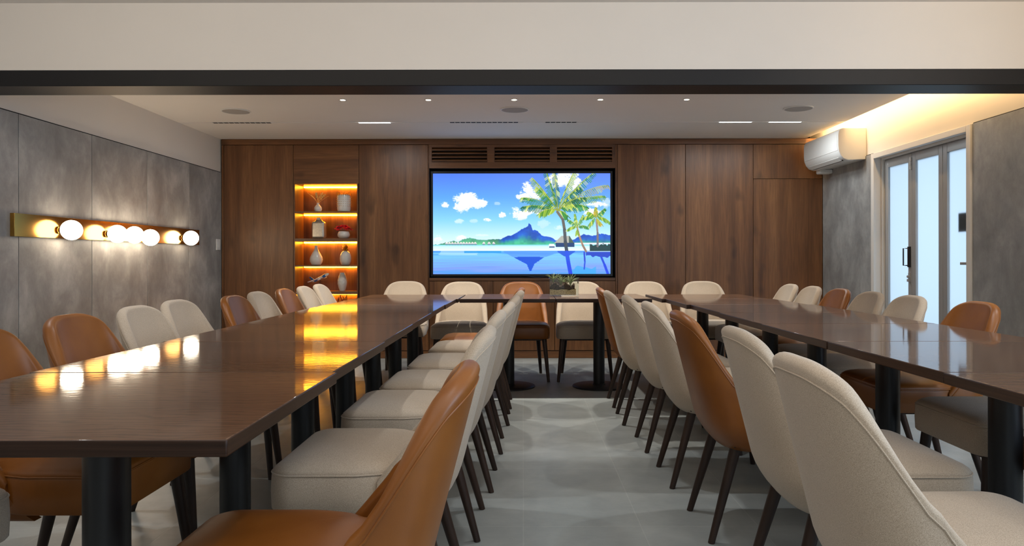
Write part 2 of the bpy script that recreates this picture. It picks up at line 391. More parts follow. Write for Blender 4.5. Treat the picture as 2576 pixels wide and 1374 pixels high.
for k in range(3):
    b, a = ly[k] - .002, ly[k + 1] + .002
    sw = .058
    lf = MB(); x0, x1 = 3.285, 3.325
    lf.box(x0, x1, a, a + sw, .02, 1.952); lf.box(x0, x1, b - sw, b, .02, 1.952); lf.box(x0, x1, a + sw, b - sw, 1.88, 1.952); lf.box(x0, x1, a + sw, b - sw, .02, .12)
    leaf = lf.build('door_leaf', 'alu', door, DO, .003)
    box(3.303, 3.307, a + sw - .006, b - sw + .006, .114, 1.886).build('glass_pane', 'frosted', leaf, DO, smooth=False)
    if k == 0:
        h = MB(); hy = a + .030
        h.box(3.272, 3.286, hy - .016, hy + .016, .985, 1.16)
        h.tube([(3.274, hy + .006, 1.0), (3.24, hy + .02, 1.0), (3.24, hy + .02, 1.145), (3.274, hy + .006, 1.145)], .006, 8)
        hd = h.build('handle', 'black', leaf, DO, .002); hd['label'] = 'black pull handle'
        lk = MB(); lk.box(3.276, 3.286, hy - .013, hy + .013, .86, .935); lk.cone((3.276, hy, .905), (3.262, hy, .905), .011, .011); lk.box(3.262, 3.277, hy - .008, hy + .008, .862, .885)
        lk.build('lock', 'alu', leaf, DO, .001)
        hg = MB()
        for z in (1.83, 1.865, 1.90): hg.cone((3.279, a + .004, z - .016), (3.279, a + .004, z + .016), .009, .009, 12)
        hg.build('hinge', 'frame', leaf, DO)
    if k == 2:
        lv = MB(); lv.cone((3.286, a + .03, 1.02), (3.245, a + .03, 1.02), .009, .009, 12); lv.box(3.238, 3.252, a + .02, a + .14, 1.010, 1.030)
        lv.build('lever', 'alu', leaf, DO, .003)
sg = tag(box(3.3085, 3.314, 5.40, 5.58, 1.258, 1.40).build('door_sign', 'black', off=(3.3085, 5.49, 1.258), bevel=.002), 'dark square sign seen blurred through the last frosted glass leaf', 'sign')

# ------------------------------------------------------------------ louvred vents
def vent(x0, x1, label):
    o = (x0, YB, 2.095); t = thing('air_vent', label, 'vent', o, 'louvred vents over the television')
    fr = MB(); z0, z1 = 2.095, 2.264; fw = .006
    fr.box(x0, x0 + fw, YB + .001, YB + .12, z0, z1); fr.box(x1 - fw, x1, YB + .001, YB + .12, z0, z1)
    fr.box(x0 + fw, x1 - fw, YB + .001, YB + .12, z0, z0 + fw); fr.box(x0 + fw, x1 - fw, YB + .001, YB + .12, z1 - fw, z1)
    fr.build('frame', 'wood_h', t, o)
    box(x0 + fw, x1 - fw, YB + .11, YB + .12, z0, z1).build('backing', 'dark', t, o)
    for k in range(4):
        z = z0 + .012 + k * .039
        s = MB(); s.prism([(0, 0), (0, .012), (.03, .030), (.03, .018)], 0, x1 - x0 - 2 * fw)
        s.v = [(x0 + fw + y, YB + .006 + x, z + zz) for x, y, zz in s.v]
        s.build('slat', 'wood_h', t, o, .001)
for (a, b), l in zip(VX, ('walnut louvred vent over the television nearest the lit niche', 'middle walnut louvred vent above the centre of the television', 'walnut louvred vent over the television on the air conditioner side')): vent(a, b, l)

# ------------------------------------------------------------------ television with a lagoon picture
def picture(W, H):
    yy, xx = np.mgrid[0:H, 0:W].astype(float)
    X = 108 + xx / (W - 1) * 1614; Y = 342 + yy / (H - 1) * 908
    rng = np.random.default_rng(3)
    def nz(sx, sy):
        g = rng.random((int(908 / sy) + 3, int(1614 / sx) + 3)); fx = (X - 108) / sx; fy = (Y - 342) / sy
        ix = fx.astype(int); iy = fy.astype(int); u = fx - ix; v_ = fy - iy; u = u * u * (3 - 2 * u); v_ = v_ * v_ * (3 - 2 * v_)
        return (g[iy, ix] * (1 - u) + g[iy, ix + 1] * u) * (1 - v_) + (g[iy + 1, ix] * (1 - u) + g[iy + 1, ix + 1] * u) * v_
    N = nz(90, 70) * .5 + nz(40, 34) * .3 + nz(17, 15) * .2
    Fn = nz(12, 9)
    def grad(stops, P):
        ks = [s[0] for s in stops]; return np.stack([np.interp(P, ks, [s[1][i] for s in stops]) for i in range(3)], -1)
    sky = grad([(342, (84, 128, 240)), (560, (96, 168, 252)), (760, (138, 212, 255)), (900, (196, 238, 255)), (990, (225, 246, 255))], Y)
    pw = np.clip((X - 300) / 900, 0, 1)[..., None] * np.clip(1 - (Y - 342) / 420, 0, 1)[..., None]
    img = sky * (1 - .22 * pw) + np.array((150, 170, 255)) * .22 * pw
    def cloud(cx, cy, rx, ry, amt=1.0, soft=.55):
        nonlocal img
        d = ((X - cx) / rx) ** 2 + ((Y - cy) / ry) ** 2
        a = np.clip((1.0 - d + (N - .5) * 2.6 + (Fn - .5) * .7) / soft, 0, 1) * amt
        colr = np.array((255, 255, 255)) - np.clip((Y - cy) / ry, 0, 1)[..., None] * np.array((34, 20, 6))
        img = img * (1 - a[..., None]) + colr * a[..., None]
    for q in ((420, 570, 110, 62), (520, 610, 95, 52), (385, 640, 80, 62), (220, 625, 40, 26), (740, 720, 34, 26), (905, 712, 92, 56), (870, 690, 50, 50), (1100, 690, 100, 36),
              (965, 480, 60, 62), (1000, 520, 110, 66), (930, 560, 60, 40), (1290, 400, 150, 80), (1400, 440, 80, 60), (1590, 620, 110, 30), (1520, 690, 90, 40), (605, 760, 55, 18)): cloud(*q)
    for q in ((350, 775, 45, 22, .55), (480, 770, 40, 16, .4), (690, 612, 30, 18, .4), (1120, 790, 60, 40, .35), (1250, 830, 50, 26, .5), (350, 925, 50, 24, .8), (150, 930, 50, 34, .8), (1690, 600, 60, 60, .5), (580, 900, 80, 12, .4)): cloud(*q)
    def put(mask, colr, a=1.0):
        m = (mask * a)[..., None]; nonlocal img; img = img * (1 - m) + np.asarray(colr, float) * m
    rx = [108, 160, 300, 330, 380, 440, 560, 650, 720, 780, 830, 905, 940, 970, 980, 1000, 1012, 1060, 1100, 1180, 1220, 1300, 1380, 1480, 1560, 1640, 1722]
    ry = [984, 978, 945, 958, 935, 920, 942, 935, 936, 905, 898, 850, 832, 820, 788, 808, 848, 862, 903, 915, 942, 950, 940, 890, 906, 884, 900]
    ridge = np.interp(X, rx, ry) + (Fn - .5) * 9
    mt = np.clip((Y - ridge) / 3, 0, 1) * (Y < 990)
    low = np.clip((Y - ridge) / np.maximum(988 - ridge, 1), 0, 1)
    blue = np.clip((X - 690) / 60, 0, 1)
    g1 = grad([(0, (74, 150, 120)), (1, (96, 190, 130))], low); b1 = grad([(0, (22, 74, 190)), (.45, (30, 96, 190)), (.75, (52, 150, 140)), (1, (70, 176, 130))], low + (N - .5) * .5)
    mc = g1 * (1 - blue[..., None]) + b1 * blue[..., None]
    mc *= (.75 + .5 * N)[..., None]
    img = img * (1 - mt[..., None]) + np.clip(mc, 0, 255) * mt[..., None]
    # sand bank, huts, pool water
    beach = (Y > 986) & (Y < 1042)
    put(beach, 0); img += beach[..., None] * grad([(986, (120, 214, 220)), (1000, (205, 244, 244)), (1036, (236, 250, 252)), (1042, (160, 220, 250))], Y)
    for hx in list(range(232, 510, 26)) + [570, 618, 660]:
        put((np.abs(X - hx) < (Y - 958) * .95) & (Y > 958) & (Y < 976), (245, 232, 222)); put((np.abs(X - hx) < 11) & (Y >= 976) & (Y < 988), (120, 150, 170))
    water = Y >= 1042
    wc = grad([(1042, (70, 150, 250)), (1080, (120, 200, 255)), (1150, (120, 180, 255)), (1200, (126, 160, 255)), (1250, (90, 160, 255))], Y + (nz(240, 9) - .5) * 60)
    img = np.where(water[..., None], wc, img)
    wob = (nz(400, 6) - .5) * 26
    put(water & (np.abs(X + wob - 340) < 170) & (Y < 1078), (206, 238, 255), .5)
    put(water & (Y < 1060) & (np.abs(X - 560) < 170), (40, 150, 220), .8)
    rtop = np.interp(X + wob * .4, [740, 830, 900, 960, 985, 1000, 1030, 1060, 1110, 1230], [1045, 1092, 1130, 1160, 1224, 1222, 1160, 1140, 1104, 1062])
    put(water & (Y < rtop) & (Y > 1094 + np.abs(X - 980) * .02), (20, 84, 210)); put(water & (Y < rtop) & (Y <= 1094) & (X > 750), (84, 150, 236), .8)
    put(water & (Y < 1050 + 40 * np.clip((X - 1240) / 60, 0, 1) * np.clip((1400 - X) / 60, 0, 1)) & (X > 1240) & (X < 1400), (30, 90, 210))
    put(water & (X > 1500) & (Y < 1075 + 34 * nz(26, 26)), (30, 66, 190))
    put(water & (X > 1370) & (X < 1590) & (Y > 1165 + 50 * nz(60, 40)), (40, 170, 236), .6)
    # hut, boat, hedge
    put((Y > 905) & (Y < 972) & (X > 1210 + (972 - Y) * 1.0) & (X < 1392 - (972 - Y) * .62), (176, 176, 160)); put((Y > 905) & (Y < 972) & (X > 1345) & (X < 1392 - (972 - Y) * .62), (70, 92, 76))
    put((Y >= 968) & (Y < 1008) & (X > 1225) & (X < 1395), (24, 60, 110)); put((Y > 978) & (Y < 1014) & (np.abs(X - 1188) < 32 - (Y - 1014) * -.25), (236, 246, 250)); put((Y > 1000) & (Y < 1012) & (np.abs(X - 1190) < 24), (60, 90, 130))
    put((X > 1395) & (X < 1720) & (Y > 968) & (Y < 985), (226, 234, 238)); put((X > 1535) & (Y > 972 + 26 * nz(18, 18)) & (Y < 1044), (22, 60, 60)); put((X > 1500) & (Y >= 1044) & (Y < 1052), (180, 220, 250))
    # palms
    def stroke(pts, w0, w1, c0, c1, a=1.0):
        for i in range(len(pts) - 1):
            (x0, y0), (x1, y1) = pts[i], pts[i + 1]; dx, dy = x1 - x0, y1 - y0
            t = np.clip(((X - x0) * dx + (Y - y0) * dy) / max(dx * dx + dy * dy, 1e-6), 0, 1)
            d = np.hypot(X - x0 - t * dx, Y - y0 - t * dy); k = i / max(1, len(pts) - 2); wd = w0 + (w1 - w0) * k
            put(np.clip((wd / 2 + 1.6 - d) / 2.2, 0, 1), tuple(c0[j] + (c1[j] - c0[j]) * k for j in range(3)), a)
    def sub(box, fn):
        nonlocal X, Y, img
        x0, y0, x1, y1 = box; i0 = max(0, int((x0 - 108) / 1614 * W)); i1 = min(W, int((x1 - 108) / 1614 * W) + 1); j0 = max(0, int((y0 - 342) / 908 * H)); j1 = min(H, int((y1 - 342) / 908 * H) + 1)
        if i1 <= i0 or j1 <= j0: return
        sv = X, Y, img; X, Y, img = X[j0:j1, i0:i1], Y[j0:j1, i0:i1], img[j0:j1, i0:i1]
        fn(); part = img; X, Y, img = sv; img[j0:j1, i0:i1] = part
    def seg(pts, w0, w1, c0, c1):
        xs_ = [p[0] for p in pts]; ys_ = [p[1] for p in pts]; m = w0 + 8
        sub((min(xs_) - m, min(ys_) - m, max(xs_) + m, max(ys_) + m), lambda: stroke(pts, w0, w1, c0, c1))
    def palm(cx, cy, tips, sc, cols):
        for k, (tx, ty, sag) in enumerate(tips):
            mx_, my_ = (cx + tx) / 2, (cy + ty) / 2 - sag
            P = [((1 - t) ** 2 * cx + 2 * t * (1 - t) * mx_ + t * t * tx, (1 - t) ** 2 * cy + 2 * t * (1 - t) * my_ + t * t * ty) for t in np.linspace(0, 1, 15)]
            d0, d1 = cols[k % len(cols)]
            for i in range(2, 15):
                px, py = P[i]; L = sc * (1 - abs(i / 14 - .5) * .9)
                ux, uy = P[i][0] - P[i - 1][0], P[i][1] - P[i - 1][1]; ll = math.hypot(ux, uy) + 1e-6; ux /= ll; uy /= ll
                for sd in (1, -1):
                    lx = ux * .5 - uy * sd * .5; lyv = uy * .3 + ux * sd * .28 + .72; mixk = rng.random(); lit = rng.random() < .22
                    e0 = tuple(d0[q] + (d1[q] - d0[q]) * mixk for q in range(3)); e0 = (206, 220, 90) if lit else e0; e1 = tuple(min(255, q * 1.12) for q in e0)
                    for h_ in (0, .5):
                        qx, qy = px + ux * ll * h_, py + uy * ll * h_; j = rng.uniform(.75, 1.15)
                        seg([(qx, qy), (qx + lx * L * j, qy + lyv * L * j)], sc * .07, sc * .02, e0, e1)
            seg(P, sc * .08, sc * .04, (150, 160, 60), (190, 200, 90))
    G = [((34, 110, 50), (70, 160, 60)), ((60, 130, 40), (170, 200, 50)), ((24, 84, 60), (50, 130, 70)), ((120, 150, 40), (236, 190, 60))]
    seg([(1240, 690), (1290, 760), (1305, 850), (1312, 960), (1325, 1045)], 22, 30, (120, 110, 90), (60, 70, 80))
    seg([(1325, 1056), (1340, 1150), (1360, 1252)], 34, 34, (30, 80, 220), (30, 70, 220))
    seg([(1420, 830), (1445, 920), (1470, 990), (1500, 1045)], 14, 18, (190, 150, 110), (150, 120, 100)); seg([(1484, 1056), (1490, 1140), (1484, 1205)], 14, 12, (40, 70, 200), (40, 80, 210))
    seg([(1595, 760), (1606, 880), (1606, 1000)], 16, 18, (150, 130, 120), (120, 110, 110)); seg([(1640, 1100), (1670, 1170), (1700, 1252)], 18, 22, (30, 70, 210), (30, 70, 220))
    palm(1420, 835, [(1330, 850, 40), (1340, 760, 30), (1400, 710, 10), (1470, 720, 20), (1520, 830, 40), (1420, 890, -4)], 34, [G[1], G[0], G[1]])
    palm(1590, 740, [(1480, 740, 30), (1520, 690, 20), (1590, 650, 5), (1670, 660, 15), (1715, 780, 40), (1640, 800, 10), (1530, 810, 20)], 42, [G[0], G[1], G[3]])
    palm(1245, 680, [(935, 640, 50), (930, 560, 60), (1020, 390, 30), (1140, 335, 0), (1215, 330, 0), (1385, 345, 20), (1560, 342, 60), (1680, 450, 90), (1650, 545, 70), (1060, 470, 40), (1440, 470, 60), (1500, 640, 70), (1080, 700, 50), (1330, 720, 30), (1480, 560, 60)], 70, [G[2], G[0], G[1], G[0], G[2], G[1], G[0], G[3], G[1], G[0]])
    s = np.clip(img, 0, 255) / 255
    s = np.where(s <= .04045, s / 12.92, ((s + .055) / 1.055) ** 2.4)
    return s * np.array((1.06, 1.06, 1.12))
def television():
    o = (-.015, 7.93, .88)
    t = thing('television', 'large wall television showing a tropical lagoon with palm trees', 'television', o)
    x0, x1, z0, z1 = -.969, .939, .901, 1.984; yf = 7.915
    b = MB(); e = .026
    b.box(x0 - e, x1 + e, yf + .006, yf + .06, z0 - e, z1 + e); b.box(-.5, .5, yf + .06, 8.06, 1.2, 1.7)
    b.box(x0 - e, x0, yf - .004, yf + .006, z0 - e, z1 + e); b.box(x1, x1 + e, yf - .004, yf + .006, z0 - e, z1 + e); b.box(x0, x1, yf - .004, yf + .006, z0 - e, z0); b.box(x0, x1, yf - .004, yf + .006, z1, z1 + e)
    b.build('bezel', 'black', t, o, .002)
    W, H = 512, 290
    img = picture(W, H)
    me = bpy.data.meshes.new('screen')
    gx, gz = np.meshgrid(np.linspace(x0, x1, W), np.linspace(z1, z0, H))
    co = np.stack([gx - o[0], np.full_like(gx, yf - o[1]), gz - o[2]], -1).reshape(-1, 3)
    i = (np.arange(H - 1)[:, None] * W + np.arange(W - 1)[None]).ravel()
    fs = np.stack([i, i + W, i + W + 1, i + 1], -1).astype(np.int32)
    me.vertices.add(len(co)); me.vertices.foreach_set('co', co.ravel().astype(np.float32))
    me.loops.add(fs.size); me.loops.foreach_set('vertex_index', fs.ravel())
    me.polygons.add(len(fs)); me.polygons.foreach_set('loop_start', np.arange(0, fs.size, 4, dtype=np.int32))
    me.update(calc_edges=True)
    ca = me.color_attributes.new('picture', 'FLOAT_COLOR', 'POINT')
    ca.data.foreach_set('color', np.concatenate([img.reshape(-1, 3), np.ones((W * H, 1))], 1).ravel().astype(np.float32))
    me.materials.append(M['screen']); s = bpy.data.objects.new('screen', me); COL.objects.link(s); s.parent = t
    s['label'] = 'lit screen with blue sky, palms and a mountain over a lagoon'
television()
pts = [(.0 + .03 * k, 7.885 - .012 * math.sin(k / 2), .869 + .012 * (k - 6) ** 2 / 36 + .003 * math.sin(k)) for k in range(13)]
tag(MB().tube(pts, .004).build('cable', 'black', off=(.18, 7.88, .865)), 'thin black cable sagging along the ledge under the television', 'cable')

# ------------------------------------------------------------------ lit display niche and its ornaments
NX0, NX1, NY1 = -2.447, -1.767, 8.17
NO = (-2.107, YB, .40)
ni = thing('display_niche', 'tall walnut display niche with amber lit shelves set in the wood wall', 'shelf', NO)
box(NX0, NX1, NY1, NY1 + .015, .40, 1.885).build('back_panel', 'wood_v', ni, NO)
for a in (NX0 - .006, NX1 - .008): box(a, a + .014, YB + .001, NY1, .40, 1.869).build('side_panel', 'wood_v', ni, NO)
box(NX0, NX1, YB + .001, NY1, 1.869, 1.884).build('top_panel', 'shelf_wood', ni, NO)
box(NX0, NX1, YB + .001, NY1, .402, .425).build('bottom_panel', 'shelf_wood', ni, NO)
SH = [(1.576, .016), (1.287, .032), (.999, .014), (.718, .030)]
for z, th in SH: box(NX0 + .008, NX1 - .008, YB + .004, NY1, z - th, z).build('shelf', 'shelf_wood', ni, NO, .0015)
for k, z in enumerate([1.866] + [z - th - .003 for z, th in SH]): box(NX0 + .02, NX1 - .02, NY1 - .030, NY1 - .002, z - .011, z + .001).build('light_strip', 'niche_low' if k % 2 else 'niche', ni, NO)

def lathe_obj(name, prof, c, mat, parent, n=28, **k): return MB().lathe(prof, (0, 0, 0), n, **k).build(name, mat, parent)
OY = 7.985
def orn(name, label, cat, x, z): return thing(name, label, cat, (x, OY, z + .0006), None)
def ox(p): return p
# bud vase with dried stems
t = orn('bud_vase', 'small white bud vase with dried golden stems on the top niche shelf', 'vase', -2.226, 1.576)
lathe_obj('body', [(.022, 0), (.034, .006), (.043, .03), (.040, .05), (.024, .072), (.014, .082), (.013, .095), (.018, .10), (.012, .10), (.010, .085)], None, 'ceramic', t)
st = MB()
for k, (dx, dy, h) in enumerate(((-.115, .0, .125), (-.085, .02, .105), (-.02, -.01, .125), (.045, .01, .125), (.02, -.02, .095), (.075, .0, .105), (.11, .02, .09), (-.01, .02, .08), (.05, -.02, .07))):
    P = [(dx * s_ ** 1.4, dy * s_, .085 + h * s_) for s_ in (0, .25, .5, .75, 1)]
    st.tube(P, [.0016, .0016, .0022, .0045 if k % 3 else .0025, .002], 6)
    if k in (2, 3, 5):
        for q in range(7): st.sphere((dx * (.55 + .07 * q) ** 1.4 + .005 * (-1) ** q, dy * .8, .085 + h * (.55 + .07 * q)), .0075, 8, 1.4)
st.build('dried_stems', 'straw', t)
# spiky rim cup
t = orn('spiked_vase', 'white cylinder vase with a spiky golden rim on the top niche shelf', 'vase', -1.945, 1.576)
lathe_obj('body', [(.05, 0), (.066, .006), (.073, .03), (.075, .10), (.074, .165), (.068, .185), (.062, .185), (.066, .16), (.066, .04), (0, .03)], None, 'ceramic', t, 36)
sp = MB()
for k in range(22):
    a = 2 * math.pi * k / 22; r = .070
    sp.cone((r * math.cos(a), r * math.sin(a), .172), (r * 1.06 * math.cos(a + .05), r * 1.06 * math.sin(a + .05), .208 + .008 * (k % 3)), .0045, .001, 6)
    for q in range(5):
        if math.sin(a) < .9: sp.cone((.072 * math.cos(a), .072 * math.sin(a), .06 + q * .024), (.082 * math.cos(a), .082 * math.sin(a), .064 + q * .024), .003, .0008, 5)
sp.build('spikes', 'gold', t)
# silver canister
t = orn('canister', 'tall mottled silver canister with a square lid on the second niche shelf', 'canister', -2.216, 1.287)
b = MB(); b.box(-.070, .070, -.05, .05, 0, .185); b.build('body', 'silver', t, bevel=.022, seg=5)
l = MB(); l.lathe([(.052, .182), (.036, .196), (.034, .20), (.034, .205)], n=28); l.box(-.020, .020, -.020, .020, .203, .228); l.build('lid', 'silver', t, bevel=.003)
# flower bowl
t = orn('flower_bowl', 'round white bowl of pink flowers on the second niche shelf', 'flowers', -1.948, 1.287)
lathe_obj('bowl', [(.03, 0), (.045, .004), (.064, .024), (.067, .042), (.060, .064), (.050, .078), (.045, .078), (.054, .06), (.05, .02), (0, .012)], None, 'ceramic', t, 32)
fl = MB()
for k in range(34):
    a = random.uniform(0, 6.28); r = .088 * math.sqrt(random.random()); x, y = r * math.cos(a), r * .7 * math.sin(a); z = .085 + .055 * (1 - (r / .095) ** 2) + random.uniform(-.008, .008)
    for p in range(5):
        q = p * 1.256 + k; ex, ey = x + .012 * math.cos(q), y + .012 * math.sin(q)
        fl.add([(x, y, z), (ex + .008 * math.sin(q), ey - .008 * math.cos(q), z + .008), (x + .024 * math.cos(q), y + .024 * math.sin(q), z + .004), (ex - .008 * math.sin(q), ey + .008 * math.cos(q), z + .008), (ex, ey, z - .004)], [(0, 1, 2, 3), (0, 4, 2, 1), (0, 3, 2, 4)])
fl.build('blossoms', 'flower', t)
# teardrop vase
t = orn('teardrop_vase', 'glossy white teardrop vase on the third niche shelf', 'vase', -2.246, .999)
lathe_obj('body', [(.034, 0), (.05, .006), (.066, .035), (.070, .062), (.064, .09), (.046, .125), (.028, .155), (.019, .178), (.017, .20), (.019, .21), (.012, .21), (.010, .19)], None, 'ceramic', t, 36)
# pineapple
t = orn('pineapple_ornament', 'white ceramic pineapple with a gold crown on the third niche shelf', 'ornament', -1.928, .999)
lathe_obj('body', [(.036, 0), (.048, .008), (.059, .04), (.062, .075), (.057, .11), (.043, .14), (.020, .156), (0, .158)], None, 'ceramic', t, 32)
cr = MB()
for ring, (n, r, h, o_) in enumerate(((8, .042, .035, .012), (7, .034, .06, .010), (5, .016, .085, .006))):
    for k in range(n):
        a = 6.283 * k / n + ring * .4; cx, cy = math.cos(a), math.sin(a); tx, ty = -cy, cx; w_ = .010
        cr.add([(o_ * cx - w_ * tx, o_ * cy - w_ * ty, .152), (o_ * cx + w_ * tx, o_ * cy + w_ * ty, .152), (r * .6 * cx + w_ * tx, r * .6 * cy + w_ * ty, .152 + h * .55), (r * cx, r * cy, .152 + h), (r * .6 * cx - w_ * tx, r * .6 * cy - w_ * ty, .152 + h * .55), ((o_ + .006) * cx, (o_ + .006) * cy, .150), (r * .7 * cx, r * .7 * cy, .148 + h * .55)],
               [(0, 1, 2, 3, 4), (5, 6, 2, 1), (5, 0, 4, 6), (6, 3, 2), (6, 4, 3)])
cr.build('crown', 'gold', t)
# model airplane on a slim stand
t = orn('model_airplane', 'model airplane with blue tail tilted on a stand on the fourth niche shelf', 'model', -2.215, .718)
sd = MB(); sd.lathe([(.035, 0), (.035, .006), (.01, .01)], n=24); sd.tube([(0, 0, .008), (.004, 0, .06), (.012, 0, .128)], .003); sd.build('stand', 'black', t)
Mx = Matrix.Translation((.012, 0, .142)) @ Matrix.Rotation(R(-24), 4, 'Y') @ Matrix.Rotation(R(-28), 4, 'Z')
def xf(mb): mb.v = [tuple(Mx @ Vector(p)) for p in mb.v]; return mb
ax = Matrix.Rotation(R(90), 3, 'Y')
fu = MB().lathe([(0, -.135), (.006, -.12), (.013, -.09), (.0165, -.05), (.0165, .09), (.013, .118), (.006, .132), (0, .136)], n=20, axis=ax); xf(fu).build('fuselage', 'white', t)
for s_ in (1, -1):
    wg = MB(); wg.add([(.045, .012 * s_, -.006), (-.02, .012 * s_, -.006), (-.065, .14 * s_, .006), (-.047, .14 * s_, .006), (.045, .012 * s_, 0), (-.02, .012 * s_, 0), (-.065, .14 * s_, .008), (-.047, .14 * s_, .008)], [(0, 1, 2, 3), (7, 6, 5, 4), (0, 3, 7, 4), (1, 5, 6, 2), (2, 6, 7, 3), (0, 4, 5, 1)])
    xf(wg).build('wing', 'white', t)
for s_ in (1, -1): xf(MB().lathe([(.003, -.022), (.008, -.012), (.009, .012), (.007, .018)], (.02, .05 * s_, -.014), 14, axis=ax)).build('engine', 'white', t)
tl = MB(); tl.add([(-.085, -.002, .012), (-.125, -.002, .010), (-.142, -.001, .062), (-.122, -.001, .062), (-.085, .002, .012), (-.125, .002, .010), (-.142, .001, .062), (-.122, .001, .062)], [(0, 1, 2, 3), (7, 6, 5, 4), (0, 3, 7, 4), (1, 5, 6, 2), (2, 6, 7, 3)])
o = xf(tl).build('tail_fin', 'blue', t); o['label'] = 'blue tail fin'
for s_ in (1, -1): xf(MB().add([(-.10, .006 * s_, .004), (-.128, .006 * s_, .004), (-.145, .05 * s_, .01), (-.132, .05 * s_, .01), (-.10, .006 * s_, .007), (-.128, .006 * s_, .007), (-.145, .05 * s_, .012), (-.132, .05 * s_, .012)], [(0, 1, 2, 3), (7, 6, 5, 4), (0, 3, 7, 4), (1, 5, 6, 2), (2, 6, 7, 3)])).build('tailplane', 'white', t)
o = xf(MB().lathe([(.0142, -.088), (.0172, -.05), (.0172, -.02)], (0, 0, 0), 20, axis=ax)).build('livery_band', 'blue', t); o['label'] = 'blue body band'
o = xf(MB().lathe([(.0171, .05), (.0173, .055), (.0173, .085), (.0171, .09)], (0, 0, 0), 20, axis=ax)).build('livery_band', 'blue', t); o['label'] = 'blue nose band'
# diamond vase
t = orn('textured_vase', 'white vase with raised diamond pattern on the fourth niche shelf', 'vase', -1.963, .718)
b = MB(); n = 48; pf = [(.030, 0), (.038, .02), (.047, .05), (.053, .08), (.053, .11), (.047, .14), (.038, .17), (.030, .192), (.028, .20)]
vs = []; rows = 60
for i in range(rows + 1):
    z = .20 * i / rows; r = np.interp(z, [p[1] for p in pf], [p[0] for p in pf])
    for k in range(n):
        a = 2 * math.pi * k / n; u = a / (2 * math.pi) * 8; w_ = z / .20 * 5
        g = min(abs(((u + w_) % 1) - .5), abs(((u - w_) % 1) - .5)); rr = r + .004 * (max(0, .5 - g * 3)) - .003
        vs.append((rr * math.cos(a), rr * math.sin(a), z))
fs = [(i * n + k, i * n + (k + 1) % n, (i + 1) * n + (k + 1) % n, (i + 1) * n + k) for i in range(rows) for k in range(n)] + [tuple(range(n - 1, -1, -1))]
b.add(vs, fs).build('body', 'ceramic', t, angle=80)
# dark red coral branch in the lowest compartment
t = orn('coral_ornament', 'small dark red branching ornament in the lowest lit niche compartment', 'ornament', -1.962, .425)
cb = MB(); cb.lathe([(.03, 0), (.03, .012), (.012, .02)], n=20)
for k in range(9):
    a = k * .7; L = .08 + .02 * (k % 3)
    cb.tube([(0, 0, .015), (.012 * math.cos(a), .012 * math.sin(a), .08), (.03 * math.cos(a), .03 * math.sin(a), .14), ((.05 + .01 * (k % 2)) * math.cos(a + .5), .05 * math.sin(a + .5), .14 + L * .4), (.045 * math.cos(a + 1.1), .045 * math.sin(a + 1.1), .145 + L * .9)], [.008, .007, .006, .005, .003], 7)
cb.build('branches', 'red', t)

# ------------------------------------------------------------------ globe wall lamp
LO_ = (XL, 5.94, 1.28)
lw = thing('wall_light', 'long brass wall lamp with five glowing globe bulbs on the concrete panels', 'lamp', LO_)
pl = MB(); pl.box(XL, XL + .028, 4.62, 7.26, 1.205, 1.352); pl.build('back_plate', 'brass', lw, LO_, .001)
rotx = Matrix.Rotation(R(90), 3, 'Y')
for (y, z) in ((5.07, 1.262), (5.644, 1.256), (5.892, 1.257), (6.144, 1.244), (6.893, 1.262)):
    bx = XL + .028 + .083
    b = MB().sphere((bx, y, z), .0685, 32).build('bulb', 'bulb', lw, LO_)
    s_ = MB().lathe([(.024, 0), (.027, .003), (.022, .006), (.022, .012), (.026, .014), (.026, .020), (.018, .024)], (XL + .028, y, z), 24, axis=rotx).build('socket', 'socket', b, LO_)
sw = tag(thing('light_switch', 'white switch plate on the concrete wall beside the wood wall', 'switch', (XL, 7.76, 1.22)), 'white switch plate on the concrete wall beside the wood wall', 'switch')
box(0, .012, -.045, .045, -.058, .058).build('plate', 'white', sw, bevel=.003); box(.012, .016, -.02, .02, -.03, .03).build('rocker', 'white', sw, bevel=.001)

# ------------------------------------------------------------------ ceiling fittings
NUM = ['first', 'second', 'third', 'fourth', 'fifth']
for k, x in enumerate((-1.455, -.765, -.07, .627, 1.324)):
    t = thing('recessed_downlight', 'small round warm ceiling downlight, %s of five from the globe lamp wall' % NUM[k], 'downlight', (x, 5.944, ZC), 'row of ceiling downlights')
    MB().lathe([(.030, 0), (.030, -.003), (.022, -.004), (.020, -.001), (.020, 0)], n=28).build('trim_ring', 'white', t)
    MB().lathe([(1e-6, -.0032), (.018, -.0032), (.019, 0)], n=24).build('lens', 'spotlens', t)
    spot('downlight_beam', (0, 0, -.012), 36, (1, .96, .88), 96, .4, .02, t)
for x, y, l in ((-2.49, 6.38, 'nearest the globe lamp wall'), (-.07, 6.33, 'in the middle of the ceiling'), (2.36, 6.30, 'nearest the air conditioner')):
    t = thing('ceiling_speaker', 'round white flush ceiling speaker ' + l, 'speaker', (x, y, ZC), 'round ceiling speakers')
    MB().lathe([(.124, 0), (.124, -.006), (.118, -.009), (.114, -.008), (.114, 0)], n=48).build('rim', 'white', t)
    MB().lathe([(1e-6, -.0075), (.08, -.0075), (.114, -.0065), (.114, 0)], n=48).build('grille', 'grille', t)
